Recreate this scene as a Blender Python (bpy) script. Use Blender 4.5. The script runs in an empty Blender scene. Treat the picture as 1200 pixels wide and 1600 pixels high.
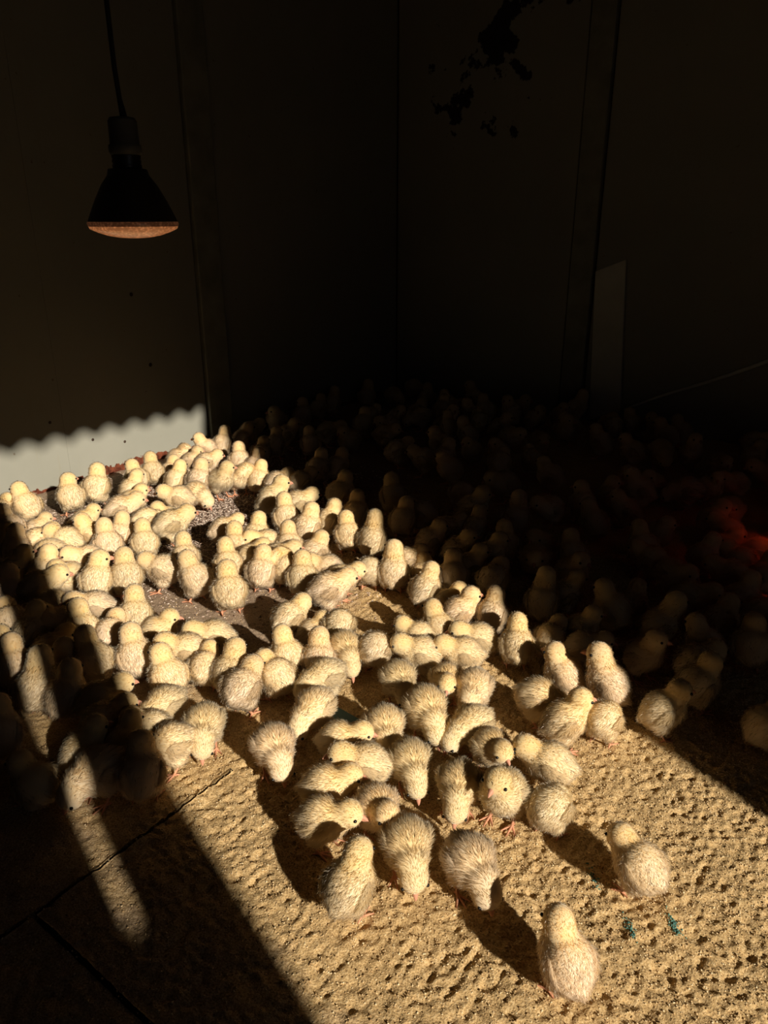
import bpy, bmesh, math, random
import numpy as np
from mathutils import Vector, Matrix, Euler

sc = bpy.context.scene
COL = sc.collection

# ------------------------------------------------------------------ camera
CAM_H, FPX, HORIZON = 0.75, 1200.0, 336.0
PITCH = math.atan((800 - HORIZON) / FPX)
cam_d = bpy.data.cameras.new('camera')
cam_d.sensor_fit = 'VERTICAL'
cam_d.sensor_height = 36.0
cam_d.lens = FPX / 1600 * 36.0
cam_d.clip_start = 0.02
cam = bpy.data.objects.new('camera', cam_d)
cam.location = (0, 0, CAM_H)
cam.rotation_euler = (math.pi / 2 - PITCH, 0, 0)
COL.objects.link(cam)
sc.camera = cam

# ------------------------------------------------------------------ room axes
CORNER = np.array([0.058, 3.458])
A = np.array([0.602, 0.798]); A /= np.linalg.norm(A)      # along the left wall, towards the corner
N = np.array([A[1], -A[0]])                               # away from the left wall, into the room
def room(s, t, z=0.0):
    p = CORNER - A * s + N * t
    return (p[0], p[1], z)
def to_st(x, y):
    d = np.array([x, y]) - CORNER
    return float(-(d @ A)), float(d @ N)
ROOM_ROT = math.atan2(N[1], N[0])                         # local x = t direction

# ------------------------------------------------------------------ world, sun, exposure
SUN_EL = math.radians(25.0)
SUN_OFF = math.radians(18.0)
SLOPE = math.tan(SUN_OFF)
dh = -N * math.cos(SUN_OFF) + A * math.sin(SUN_OFF)       # horizontal travel of the light
sun_d = bpy.data.lights.new('sun', 'SUN')
sun_d.energy = 5.5
sun_d.color = (1.0, 0.90, 0.74)
sun_d.angle = math.radians(0.62)
sun = bpy.data.objects.new('sun', sun_d)
trav = Vector((dh[0] * math.cos(SUN_EL), dh[1] * math.cos(SUN_EL), -math.sin(SUN_EL)))
sun.rotation_euler = trav.to_track_quat('-Z', 'Y').to_euler()
sun.location = (2, -3, 3)
COL.objects.link(sun)

world = bpy.data.worlds.new('world')
sc.world = world
world.use_nodes = True
bg = world.node_tree.nodes['Background']
bg.inputs[0].default_value = (0.80, 0.86, 1.0, 1)
bg.inputs[1].default_value = 0.12

sc.view_settings.view_transform = 'Standard'
sc.view_settings.look = 'None'
sc.view_settings.gamma = 1.0
sc.view_settings.use_curve_mapping = False
sc.view_settings.exposure = 0.0
sc.cycles.max_bounces = 5
sc.cycles.diffuse_bounces = 3
sc.cycles.caustics_reflective = False
sc.cycles.caustics_refractive = False

# ------------------------------------------------------------------ helpers
def gp(x, y, z=0.0):
    """ground point seen at a pixel of the 1200x1600 photograph"""
    u, v = (x - 600) / FPX, (y - 800) / FPX
    d = np.array([u, math.cos(PITCH) - v * math.sin(PITCH), -math.sin(PITCH) - v * math.cos(PITCH)])
    k = (z - CAM_H) / d[2]
    return d[0] * k, d[1] * k
def pix(x, y, z):
    """pixel of a world point"""
    f = y * math.cos(PITCH) - (z - CAM_H) * math.sin(PITCH)
    dn = -y * math.sin(PITCH) - (z - CAM_H) * math.cos(PITCH)
    return 600 + FPX * x / f, 800 + FPX * dn / f

def new_mat(name):
    m = bpy.data.materials.new(name); m.use_nodes = True
    nt = m.node_tree
    return m, nt, nt.nodes['Principled BSDF']
def node(nt, kind, **kw):
    n = nt.nodes.new(kind)
    for k, v in kw.items():
        if isinstance(k, str) and hasattr(n, k): setattr(n, k, v)
    return n
def noise(nt, scale, detail=4, rough=0.55, vec=None):
    n = nt.nodes.new('ShaderNodeTexNoise')
    n.inputs['Scale'].default_value = scale
    n.inputs['Detail'].default_value = detail
    n.inputs['Roughness'].default_value = rough
    if vec is not None: nt.links.new(vec, n.inputs['Vector'])
    return n
def ramp(nt, fac, stops):
    r = nt.nodes.new('ShaderNodeValToRGB')
    el = r.color_ramp.elements
    while len(el) < len(stops): el.new(0.5)
    for e, (p, c) in zip(el, stops):
        e.position = p; e.color = (c[0], c[1], c[2], 1)
    nt.links.new(fac, r.inputs['Fac'])
    return r
def mixc(nt, fac, a, b, mode='MIX'):
    m = nt.nodes.new('ShaderNodeMix'); m.data_type = 'RGBA'; m.blend_type = mode
    for s, v in ((m.inputs[0], fac), (m.inputs[6], a), (m.inputs[7], b)):
        if hasattr(v, 'links'): nt.links.new(v, s)
        elif isinstance(v, (int, float)): s.default_value = v
        else: s.default_value = (v[0], v[1], v[2], 1)
    return m.outputs[2]
def bump(nt, height, strength, dist, bsdf):
    b = nt.nodes.new('ShaderNodeBump')
    b.inputs['Strength'].default_value = strength
    b.inputs['Distance'].default_value = dist
    nt.links.new(height, b.inputs['Height'])
    nt.links.new(b.outputs['Normal'], bsdf.inputs['Normal'])
def plain(name, col, rough=0.7, metal=0.0, spec=0.3, vary=0.15, scale=60):
    m, nt, b = new_mat(name)
    tc = nt.nodes.new('ShaderNodeTexCoord')
    n = noise(nt, scale, 3, 0.6, tc.outputs['Object'])
    lo = tuple(c * (1 - vary) for c in col); hi = tuple(min(1, c * (1 + vary)) for c in col)
    r = ramp(nt, n.outputs['Fac'], [(0.3, lo), (0.7, hi)])
    nt.links.new(r.outputs[0], b.inputs['Base Color'])
    b.inputs['Roughness'].default_value = rough
    b.inputs['Metallic'].default_value = metal
    b.inputs['Specular IOR Level'].default_value = spec
    return m

def mesh_np(name, verts, faces):
    """mesh from numpy arrays (faces all the same size)"""
    me = bpy.data.meshes.new(name)
    verts = np.asarray(verts, np.float32); faces = np.asarray(faces, np.int32)
    k = faces.shape[1]
    me.vertices.add(len(verts)); me.vertices.foreach_set('co', verts.ravel())
    me.loops.add(faces.size); me.loops.foreach_set('vertex_index', faces.ravel())
    me.polygons.add(len(faces))
    me.polygons.foreach_set('loop_start', np.arange(0, faces.size, k, dtype=np.int32))
    me.update(calc_edges=True)
    return me
def smooth(me):
    me.polygons.foreach_set('use_smooth', np.ones(len(me.polygons), bool)); me.update()
def link(name, me, mat=None, parent=None):
    o = bpy.data.objects.new(name, me)
    if mat is not None and me is not None and not me.materials: me.materials.append(mat)
    COL.objects.link(o)
    if parent is not None: o.parent = parent
    return o
def tag(o, label=None, cat=None, group=None, kind=None):
    if label: o['label'] = label
    if cat: o['category'] = cat
    if group: o['group'] = group
    if kind: o['kind'] = kind
    return o
def box_bm(bm, cx, cy, cz, dx, dy, dz, bev=0.0):
    r = bmesh.ops.create_cube(bm, size=1, matrix=Matrix.Translation((cx, cy, cz)) @ Matrix.Diagonal((dx, dy, dz, 1)))
    if bev:
        es = {e for v in r['verts'] for e in v.link_edges}
        bmesh.ops.bevel(bm, geom=list(es), offset=bev, segments=2, affect='EDGES', profile=0.5)
def bm_obj(name, bm, mat, parent=None, sm=False):
    me = bpy.data.meshes.new(name); bm.to_mesh(me); bm.free()
    if sm: smooth(me)
    return link(name, me, mat, parent)
def lathe(bm, prof, seg=40, z0=0.0, cap=True):
    rings = []
    for r, z in prof:
        if r < 1e-6: rings.append([bm.verts.new((0, 0, z + z0))])
        else: rings.append([bm.verts.new((r * math.cos(2 * math.pi * i / seg), r * math.sin(2 * math.pi * i / seg), z + z0)) for i in range(seg)])
    for a, b in zip(rings, rings[1:]):
        for i in range(seg):
            j = (i + 1) % seg
            if len(a) == 1 and len(b) == 1: continue
            if len(a) == 1: bm.faces.new((a[0], b[j], b[i]))
            elif len(b) == 1: bm.faces.new((a[i], a[j], b[0]))
            else: bm.faces.new((a[i], a[j], b[j], b[i]))
    bmesh.ops.recalc_face_normals(bm, faces=bm.faces)
def tube(bm, pts, rads, seg=8):
    """tapered tube through points"""
    pts = [Vector(p) for p in pts]
    if not hasattr(rads, '__len__'): rads = [rads] * len(pts)
    prev = None; up = Vector((0.13, 0.31, 0.94))
    for i, p in enumerate(pts):
        d = (pts[min(i + 1, len(pts) - 1)] - pts[max(i - 1, 0)]).normalized()
        if abs(d.dot(up)) > 0.95: up = Vector((1, 0.1, 0))
        x = d.cross(up).normalized(); y = d.cross(x)
        ring = [bm.verts.new(p + (x * math.cos(2 * math.pi * k / seg) + y * math.sin(2 * math.pi * k / seg)) * rads[i]) for k in range(seg)]
        if prev:
            for k in range(seg): bm.faces.new((prev[k], prev[(k + 1) % seg], ring[(k + 1) % seg], ring[k]))
        else: bm.faces.new(ring)
        prev = ring
    bm.faces.new(list(reversed(prev)))

def vnoise(x, y, scale, seed):
    """smooth value noise on arrays"""
    rs = np.random.RandomState(seed); tab = rs.rand(256, 256)
    fx, fy = x / scale + 57.3, y / scale + 91.7
    ix, iy = np.floor(fx).astype(int), np.floor(fy).astype(int)
    ux, uy = fx - ix, fy - iy
    ux = ux * ux * (3 - 2 * ux); uy = uy * uy * (3 - 2 * uy)
    g = lambda a, b: tab[(ix + a) & 255, (iy + b) & 255]
    return (g(0, 0) * (1 - ux) + g(1, 0) * ux) * (1 - uy) + (g(0, 1) * (1 - ux) + g(1, 1) * ux) * uy

# ------------------------------------------------------------------ materials of the setting
def wall_mat(name, seed, blotch=False, rust=False):
    m, nt, b = new_mat(name)
    geo = nt.nodes.new('ShaderNodeNewGeometry')
    tc = nt.nodes.new('ShaderNodeTexCoord')
    n1 = noise(nt, 2.2, 5, 0.6, tc.outputs['Object'])
    base = ramp(nt, n1.outputs['Fac'], [(0.3, (0.275, 0.275, 0.235)), (0.7, (0.335, 0.330, 0.285))]).outputs[0]
    mp = nt.nodes.new('ShaderNodeMapping'); nt.links.new(tc.outputs['Object'], mp.inputs[0])
    mp.inputs['Scale'].default_value = (30, 30, 1.5); mp.inputs['Location'].default_value = (seed, seed * 2.0, 0)
    n2 = noise(nt, 1.0, 3, 0.5, mp.outputs[0])
    st = ramp(nt, n2.outputs['Fac'], [(0.66, (0, 0, 0)), (0.78, (0.35, 0.35, 0.35))])
    base = mixc(nt, st.outputs[0], base, (0.30, 0.26, 0.17))
    n3 = noise(nt, 55.0, 2, 0.5, tc.outputs['Object'])
    sp = ramp(nt, n3.outputs['Fac'], [(0.72, (0, 0, 0)), (0.77, (0.7, 0.7, 0.7))])
    base = mixc(nt, sp.outputs[0], base, (0.16, 0.11, 0.07))
    if rust:
        sep = nt.nodes.new('ShaderNodeSeparateXYZ'); nt.links.new(geo.outputs['Position'], sep.inputs[0])
        n4 = noise(nt, 14.0, 4, 0.6, tc.outputs['Object'])
        ma = nt.nodes.new('ShaderNodeMath'); ma.operation = 'MULTIPLY'; ma.inputs[1].default_value = 0.095
        sb = nt.nodes.new('ShaderNodeMath'); sb.operation = 'SUBTRACT'; sb.inputs[1].default_value = 0.30
        nt.links.new(n4.outputs['Fac'], sb.inputs[0]); nt.links.new(sb.outputs[0], ma.inputs[0])
        mb = nt.nodes.new('ShaderNodeMath'); mb.operation = 'LESS_THAN'
        nt.links.new(sep.outputs['Z'], mb.inputs[0]); nt.links.new(ma.outputs[0], mb.inputs[1])
        n5 = noise(nt, 60.0, 3, 0.6, tc.outputs['Object'])
        rc = ramp(nt, n5.outputs['Fac'], [(0.35, (0.07, 0.018, 0.010)), (0.7, (0.24, 0.070, 0.035))])
        base = mixc(nt, mb.outputs[0], base, rc.outputs[0])
    if blotch:
        n6 = noise(nt, 5.0, 5, 0.62, tc.outputs['Object'])
        vm = nt.nodes.new('ShaderNodeVectorMath'); vm.operation = 'DISTANCE'; vm.inputs[1].default_value = (0.42, 0.0, 1.33)
        nt.links.new(tc.outputs['Object'], vm.inputs[0])
        mm = nt.nodes.new('ShaderNodeMath'); mm.operation = 'MULTIPLY_ADD'; mm.inputs[1].default_value = -0.28
        nt.links.new(vm.outputs['Value'], mm.inputs[0]); nt.links.new(n6.outputs['Fac'], mm.inputs[2])
        bl = ramp(nt, mm.outputs[0], [(0.50, (0, 0, 0)), (0.515, (1, 1, 1))])
        base = mixc(nt, bl.outputs[0], base, (0.03, 0.024, 0.03))
    nt.links.new(base, b.inputs['Base Color'])
    b.inputs['Roughness'].default_value = 0.55
    b.inputs['Specular IOR Level'].default_value = 0.25
    bump(nt, n1.outputs['Fac'], 0.15, 0.01, b)
    return m
M_PANEL = wall_mat('painted_panel', 1.3, rust=True)
M_PANEL_B = wall_mat('peeling_panel', 7.7, blotch=True)
M_POST = plain('painted_post', (0.26, 0.26, 0.21), 0.6, vary=0.2, scale=12)
M_DARKWOOD = plain('dark_boards', (0.05, 0.042, 0.035), 0.85, vary=0.4, scale=20)
M_SHEET = plain('weathered_sheet', (0.05, 0.05, 0.052), 0.8, vary=0.3, scale=8)
M_NAIL = plain('rusty_nail', (0.05, 0.03, 0.02), 0.7)

# ------------------------------------------------------------------ structure: walls
WALL_TOP, T_DOOR, EDGE_Z, WAVE, WAVE_A = 2.55, 3.60, 1.905, 0.088, 0.010
def wall_box(name, s0, s1, t0, t1, z0, z1, mat, parent=None, bev=0.0):
    bm = bmesh.new()
    box_bm(bm, (t0 + t1) / 2, -(s0 + s1) / 2, (z0 + z1) / 2, abs(t1 - t0), abs(s1 - s0), z1 - z0, bev)
    o = bm_obj(name, bm, mat, parent)
    if parent is None:
        o.location = (CORNER[0], CORNER[1], 0); o.rotation_euler = (0, 0, ROOM_ROT)
    return o
def on_left_wall(px, py):
    u, v = (px - 600) / FPX, (py - 800) / FPX
    d = np.array([u, math.cos(PITCH) - v * math.sin(PITCH), -math.sin(PITCH) - v * math.cos(PITCH)])
    w = d * ((CORNER @ N) / (d[:2] @ N))
    return to_st(w[0], w[1])[0], CAM_H + w[2]
SEAM_S = on_left_wall(108, 720)[0]
# local frame of the walls: x = t, y = -s
wl = tag(wall_box('wall_left', -0.08, 4.3, -0.10, -0.02, -0.02, WALL_TOP, M_DARKWOOD), kind='structure')
wall_box('wall_panel', SEAM_S + 0.0001, 4.25, -0.018, 0.0, 0.0, WALL_TOP, M_PANEL, wl, 0.0007)
wall_box('wall_panel', 1.105, SEAM_S - 0.0001, -0.018, 0.0, 0.0, WALL_TOP, M_PANEL, wl, 0.0007)
wall_box('wall_panel', 0.0, 0.992, -0.018, -0.006, 0.0, WALL_TOP, M_PANEL, wl, 0.002)
wall_box('wall_post', 0.998, 1.098, -0.018, 0.012, 0.0, WALL_TOP, M_POST, wl, 0.004)
def nail(s, t, z, axis, parent, r=0.004):
    bm = bmesh.new()
    lathe(bm, [(0, 0.0016), (r * 0.7, 0.0012), (r, 0.0), (r, -0.002), (0, -0.002)], 10)
    bmesh.ops.transform(bm, matrix=Matrix.Translation((t, -s, z)) @ Euler((0, math.pi / 2, 0) if axis == 't' else (math.pi / 2, 0, 0)).to_matrix().to_4x4(), verts=bm.verts)
    bm_obj('nail_head', bm, M_NAIL, parent)
for (px, py) in ((235, 570), (78, 660), (205, 460), (145, 687), (195, 690)):
    # nails in the left wall panel: cast the pixel ray onto the wall plane
    u, v = (px - 600) / FPX, (py - 800) / FPX
    d = np.array([u, math.cos(PITCH) - v * math.sin(PITCH), -math.sin(PITCH) - v * math.cos(PITCH)])
    k = (CORNER @ N) / (d[:2] @ N)
    w = d * k
    s_, t_ = to_st(w[0], w[1])
    nail(s_, 0.0005, CAM_H + w[2], 't', wl, 0.0045 if py > 600 else 0.006)

wr = tag(wall_box('wall_right', -0.10, -0.02, -0.08, 3.7, -0.02, WALL_TOP, M_DARKWOOD), kind='structure')
wall_box('wall_panel', -0.018, 0.0, 0.0, 0.79, 0.0, WALL_TOP, M_PANEL_B, wr, 0.002)
wall_box('wall_post', -0.018, 0.014, 0.797, 0.885, 0.0, WALL_TOP, M_POST, wr, 0.004)
wall_box('wall_panel', -0.018, 0.0, 0.892, 3.60, 0.0, WALL_TOP, M_PANEL_B, wr, 0.002)

# the wall with the door the sun comes in by, and the wall behind the camera's left
S_R, S_L = 2.278, 1.868 + SLOPE * T_DOOR
SLIT_C = 1.985 + SLOPE * T_DOOR
wf = tag(wall_box('wall_front', -0.08, S_R - 0.02, T_DOOR - 0.04, T_DOOR, -0.02, EDGE_Z + 0.06, M_DARKWOOD), kind='structure')
def unseen_leaning_post():   # unseen door post, lean added to fit the shade line: wide foot, narrow eaves
    bm = bmesh.new(); z1 = EDGE_Z + 0.06
    pts = [(S_R - 0.05, -0.02), (2.440, -0.02), (2.440 - 0.0848 * z1, z1), (S_R - 0.05, z1)]
    f = [bm.verts.new((T_DOOR - 0.041, -s_, z)) for s_, z in pts]; b = [bm.verts.new((T_DOOR + 0.001, -s_, z)) for s_, z in pts]
    bm.faces.new(f); bm.faces.new(b[::-1])
    for i in range(4): bm.faces.new((f[i], b[i], b[(i + 1) % 4], f[(i + 1) % 4]))
    bmesh.ops.recalc_face_normals(bm, faces=bm.faces)
    bm_obj('wall_board', bm, M_DARKWOOD, wf)  # unseen door post, lean added
unseen_leaning_post()
wall_box('wall_board', S_L, SLIT_C - 0.0125, T_DOOR - 0.04, T_DOOR, -0.02, EDGE_Z + 0.06, M_DARKWOOD, wf)
wall_box('wall_board', SLIT_C - 0.0125, SLIT_C + 0.0125, T_DOOR - 0.04, T_DOOR, -0.02, 1.052, M_DARKWOOD, wf)
wall_box('wall_board', SLIT_C + 0.0125, 4.3, T_DOOR - 0.04, T_DOOR, -0.02, EDGE_Z + 0.06, M_DARKWOOD, wf)
tag(wall_box('wall_back', 4.22, 4.3, -0.08, T_DOOR, -0.02, WALL_TOP, M_DARKWOOD), kind='structure')

# corrugated roof sheet: low edge over the door, rising towards the left wall
def roof():
    ns, nt_ = 600, 6
    ss = np.linspace(-0.15, 4.35, ns); tt = np.linspace(-0.12, T_DOOR + 0.02, nt_)
    S, T = np.meshgrid(ss, tt)
    Z = EDGE_Z + (T_DOOR - T) * 0.15 + 0.03 * (S - 2.36) + WAVE_A * np.sin(2 * math.pi * S / WAVE)
    v = np.stack([T, -S, Z], -1).reshape(-1, 3)
    top = v.copy(); top[:, 2] += 0.012
    allv = np.concatenate([v, top]); n = len(v)
    idx = np.arange(n).reshape(nt_, ns)
    q = np.stack([idx[:-1, :-1], idx[:-1, 1:], idx[1:, 1:], idx[1:, :-1]], -1).reshape(-1, 4)
    e = idx[-1]; side = np.stack([e[:-1], e[1:], e[1:] + n, e[:-1] + n], -1)
    me = mesh_np('ceiling', allv, np.concatenate([q[:, ::-1], q + n, side])); smooth(me)
    o = link('ceiling', me, M_SHEET)
    o.location = (CORNER[0], CORNER[1], 0); o.rotation_euler = (0, 0, ROOM_ROT)
    tag(o, kind='structure')
roof()

# ------------------------------------------------------------------ floor
def ground_mat():
    m, nt, b = new_mat('feed_strewn_floor')
    at = nt.nodes.new('ShaderNodeAttribute'); at.attribute_name = 'feed'; at.attribute_type = 'GEOMETRY'
    geo = nt.nodes.new('ShaderNodeNewGeometry')
    n1 = noise(nt, 420, 3, 0.6, geo.outputs['Position'])
    n2 = noise(nt, 24, 5, 0.6, geo.outputs['Position'])
    gold = ramp(nt, n1.outputs['Fac'], [(0.32, (0.30, 0.19, 0.09)), (0.5, (0.62, 0.42, 0.195)), (0.7, (0.80, 0.60, 0.34))]).outputs[0]
    grey = ramp(nt, n1.outputs['Fac'], [(0.32, (0.21, 0.15, 0.105)), (0.5, (0.40, 0.29, 0.20)), (0.7, (0.54, 0.42, 0.31))]).outputs[0]
    add = nt.nodes.new('ShaderNodeMath'); add.operation = 'MULTIPLY_ADD'
    nt.links.new(n2.outputs['Fac'], add.inputs[0]); add.inputs[1].default_value = 0.7
    nt.links.new(at.outputs['Fac'], add.inputs[2])
    f = ramp(nt, add.outputs[0], [(0.55, (0, 0, 0)), (0.95, (1, 1, 1))])
    c = mixc(nt, f.outputs[0], grey, gold)
    a2 = nt.nodes.new('ShaderNodeAttribute'); a2.attribute_name = 'hull_dark'
    c = mixc(nt, a2.outputs['Fac'], c, (0.11, 0.075, 0.055))
    n3 = noise(nt, 60, 4, 0.7, geo.outputs['Position'])
    d = ramp(nt, n3.outputs['Fac'], [(0.60, (0, 0, 0)), (0.75, (0.45, 0.45, 0.45))])
    c = mixc(nt, d.outputs[0], c, (0.26, 0.17, 0.10))
    nt.links.new(c, b.inputs['Base Color'])
    b.inputs['Roughness'].default_value = 0.95
    b.inputs['Specular IOR Level'].default_value = 0.1
    bump(nt, n1.outputs['Fac'], 0.7, 0.0022, b)
    return m
M_GROUND = ground_mat()
GREY_C = np.array(to_st(*gp(300, 965)))
HULL_C = np.array(to_st(*gp(320, 805)))
def feed_amount(S, T):
    d1 = np.hypot((S - GREY_C[0]) / 0.34, (T - GREY_C[1]) / 0.36)
    d2 = np.hypot((S - HULL_C[0]) / 0.45, (T - HULL_C[1]) / 0.30)
    g = 1 - np.exp(-d1 ** 2 * 0.9) - 0.8 * np.exp(-d2 ** 2)
    left = 1 / (1 + np.exp((S - 2.36) / 0.05)); g = g / (1 + np.exp(-(T - 0.80) / 0.07))
    return np.clip(g, 0, 1) * (0.35 + 0.65 * left)
def bed_height(S, T):
    a = vnoise(S, T, 0.0085, 1); b = vnoise(S, T, 0.0050, 2); c = vnoise(S, T, 0.045, 3); e = vnoise(S, T, 0.0125, 4)
    pits = np.clip(0.42 - a, 0, 1) * 2.2
    ridge = 1 - np.abs(2 * e - 1)
    fa = 0.35 + 0.65 * feed_amount(S, T)
    return 0.0062 * c * 0.6 + fa * (0.0034 * ridge + 0.0026 * b - 0.0042 * pits) + 0.001
def bed_grid(s0, s1, t0, t1, res):
    ns, nt_ = max(2, int((s1 - s0) / res) + 1), max(2, int((t1 - t0) / res) + 1)
    S, T = np.meshgrid(np.linspace(s0, s1, ns), np.linspace(t0, t1, nt_))
    Z = bed_height(S, T)
    v = np.stack([T, -S, Z], -1).reshape(-1, 3)
    idx = np.arange(len(v)).reshape(nt_, ns)
    q = np.stack([idx[:-1, :-1], idx[1:, :-1], idx[1:, 1:], idx[:-1, 1:]], -1).reshape(-1, 4)[:, ::-1]
    return v, q, feed_amount(S, T).ravel()
def bed_object(name, patches, parent=None, skirt=None, drop=0.0):
    vs, qs, fs, n = [], [], [], 0
    for p in patches:
        v, q, f = bed_grid(*p); v[:, 2] -= drop
        if skirt:   # thickness all round, so that a tile has sides
            s0, s1, t0, t1, res = p
            ns, nt_ = max(2, int((s1 - s0) / res) + 1), max(2, int((t1 - t0) / res) + 1)
            idx = np.arange(len(v)).reshape(nt_, ns)
            ring = np.concatenate([idx[0, :-1], idx[:-1, -1], idx[-1, :0:-1], idx[:0:-1, 0]])
            low = v[ring].copy(); low[:, 2] = -skirt
            li = len(v) + np.arange(len(ring)); rn = np.roll(ring, -1); ln = np.roll(li, -1)
            v = np.concatenate([v, low]); q = np.concatenate([q, np.stack([ring, rn, ln, li], -1)])
            f = np.concatenate([f, f[ring]])
        vs.append(v); qs.append(q + n); fs.append(f); n += len(v)
    me = mesh_np(name, np.concatenate(vs), np.concatenate(qs)); smooth(me)
    hd2 = np.concatenate(vs); hd2 = np.exp(-np.hypot((-hd2[:, 1] - HULL_C[0]) / 0.42, (hd2[:, 0] - HULL_C[1]) / 0.34) ** 2)
    a = me.attributes.new('hull_dark', 'FLOAT', 'POINT'); a.data.foreach_set('value', hd2.astype(np.float32))  # floor turns darker brown around the hull litter
    a = me.attributes.new('feed', 'FLOAT', 'POINT'); a.data.foreach_set('value', np.concatenate(fs).astype(np.float32))
    o = link(name, me, M_GROUND, parent)
    if parent is None:
        o.location = (CORNER[0], CORNER[1], 0); o.rotation_euler = (0, 0, ROOM_ROT)
    return o
fl = tag(wall_box('floor', -0.1, 4.35, -0.1, T_DOOR + 1.2, -0.06, -0.014, M_DARKWOOD), kind='structure')
SA, SB, TA = 2.211, 2.516, 1.322
bed_object('floor_tile', [(SA, SB - 0.003, TA + 0.003, 1.93, 0.0026)], fl, skirt=0.014)
bed_object('floor_tile', [(SB + 0.003, 3.10, TA + 0.003, 1.93, 0.0030)], fl, skirt=0.014)
bed_object('floor_tile', [(SA, 3.10, 0.90, TA - 0.003, 0.0030)], fl, skirt=0.014)
bed = bed_object('feed_bed', [(1.15, SA, 0.78, 2.20, 0.0024), (SA, 4.25, 0.0, 0.90, 0.006), (0.0, SA, 0.0, 0.78, 0.006),
                              (0.0, 1.15, 0.78, 3.58, 0.010), (1.15, SA, 2.20, 3.58, 0.010), (SA, 4.25, 1.93, 4.4, 0.010), (3.10, 4.25, 0.90, 1.93, 0.010),
                              (0.0, SA, 3.58, 4.4, 0.02)])
tag(bed, 'golden layer of crumbly chick feed spread over the floor', 'feed', kind='stuff')

# loose crumbs and hulls lying on the floor
def scatter(name, S, T, size, shape, mat, label, cat, seed, lift=0.3):
    rs = np.random.RandomState(seed)
    n = len(S)
    base = np.array([(1, 0, 0), (-1, 0, 0), (0, 1, 0), (0, -1, 0), (0, 0, 1), (0, 0, -1)], float) * np.array(shape)
    fac = np.array([(0, 2, 4), (2, 1, 4), (1, 3, 4), (3, 0, 4), (2, 0, 5), (1, 2, 5), (3, 1, 5), (0, 3, 5)])
    q = rs.uniform(0, 2 * math.pi, n); tilt = rs.uniform(-0.5, 0.5, n)
    P = np.repeat(base[None], n, 0) * size[:, None, None] * rs.uniform(0.7, 1.3, (n, 1, 3))
    ct, stt = np.cos(tilt)[:, None], np.sin(tilt)[:, None]
    x, z = P[..., 0] * ct - P[..., 2] * stt, P[..., 0] * stt + P[..., 2] * ct
    y = P[..., 1]; cq, sq = np.cos(q)[:, None], np.sin(q)[:, None]
    X, Y = x * cq - y * sq, x * sq + y * cq
    Z = z + (bed_height(S, T) + size * shape[2] * lift)[:, None]
    v = np.stack([X + T[:, None], Y - S[:, None], Z], -1).reshape(-1, 3)
    f = (fac[None] + (np.arange(n) * 6)[:, None, None]).reshape(-1, 3)
    me = mesh_np(name, v, f)
    a = me.attributes.new('tone', 'FLOAT', 'POINT'); a.data.foreach_set('value', np.repeat(rs.rand(n), 6).astype(np.float32))
    o = link(name, me, mat)
    o.location = (CORNER[0], CORNER[1], 0); o.rotation_euler = (0, 0, ROOM_ROT)
    return tag(o, label, cat, kind='stuff')
def crumb_mat(name, stops):
    m, nt, b = new_mat(name)
    at = nt.nodes.new('ShaderNodeAttribute'); at.attribute_name = 'tone'
    r = ramp(nt, at.outputs['Fac'], stops)
    nt.links.new(r.outputs[0], b.inputs['Base Color'])
    b.inputs['Roughness'].default_value = 0.85; b.inputs['Specular IOR Level'].default_value = 0.15
    return m
M_CRUMB = crumb_mat('feed_crumb', [(0, (0.30, 0.19, 0.09)), (0.5, (0.64, 0.45, 0.23)), (1, (0.84, 0.70, 0.46))])
M_HULL = crumb_mat('pale_hull', [(0, (0.16, 0.10, 0.075)), (0.45, (0.45, 0.33, 0.26)), (1, (0.88, 0.76, 0.66))])
M_TEAL = crumb_mat('teal_crumb', [(0, (0.06, 0.19, 0.17)), (1, (0.16, 0.34, 0.29))])
rs = np.random.RandomState(5)
S = rs.uniform(1.15, 2.56, 95000); T = rs.uniform(0.80, 2.15, 95000)
k = rs.rand(len(S)) < (0.08 + 0.92 * feed_amount(S, T) ** 1.5); S, T = S[k], T[k]
scatter('feed_crumbs', S, T, rs.uniform(0.0007, 0.0017, len(S)), (1, 0.8, 0.7), M_CRUMB, 'loose golden feed crumbs lying over the sunlit ground', 'crumbs', 11)
S = rs.normal(HULL_C[0], 0.26, 26000); T = rs.normal(HULL_C[1], 0.24, 26000)
k = (T > 0.02) & (S > 0.3); S, T = S[k], T[k]
scatter('hull_litter', S, T, rs.uniform(0.0022, 0.0040, len(S)), (1.4, 0.42, 0.38), M_HULL, 'pale grain hulls littering the floor below the white wall', 'litter', 12)
for (px, py, n_, r_) in ((1052, 1455, 90, 0.006), (984, 1460, 45, 0.006), (926, 1376, 40, 0.007)):
    s_, t_ = to_st(*gp(px, py))
    where = {1052: 'brightest teal fleck in the feed right of the lowest chick', 984: 'faint teal fleck in the feed between the lowest chick and the brighter fleck',
             926: 'faint teal fleck in the feed beside the lone chick\'s shadow'}[px]
    S = rs.normal(s_, r_, n_) ; T = rs.normal(t_, r_ * 0.55, n_) + (S - s_) * 0.8
    scatter('teal_fleck', S, T, rs.uniform(0.0008, 0.0016, n_), (1, 0.8, 0.7), M_TEAL, where, 'fleck', px, lift=0.9)

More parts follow.
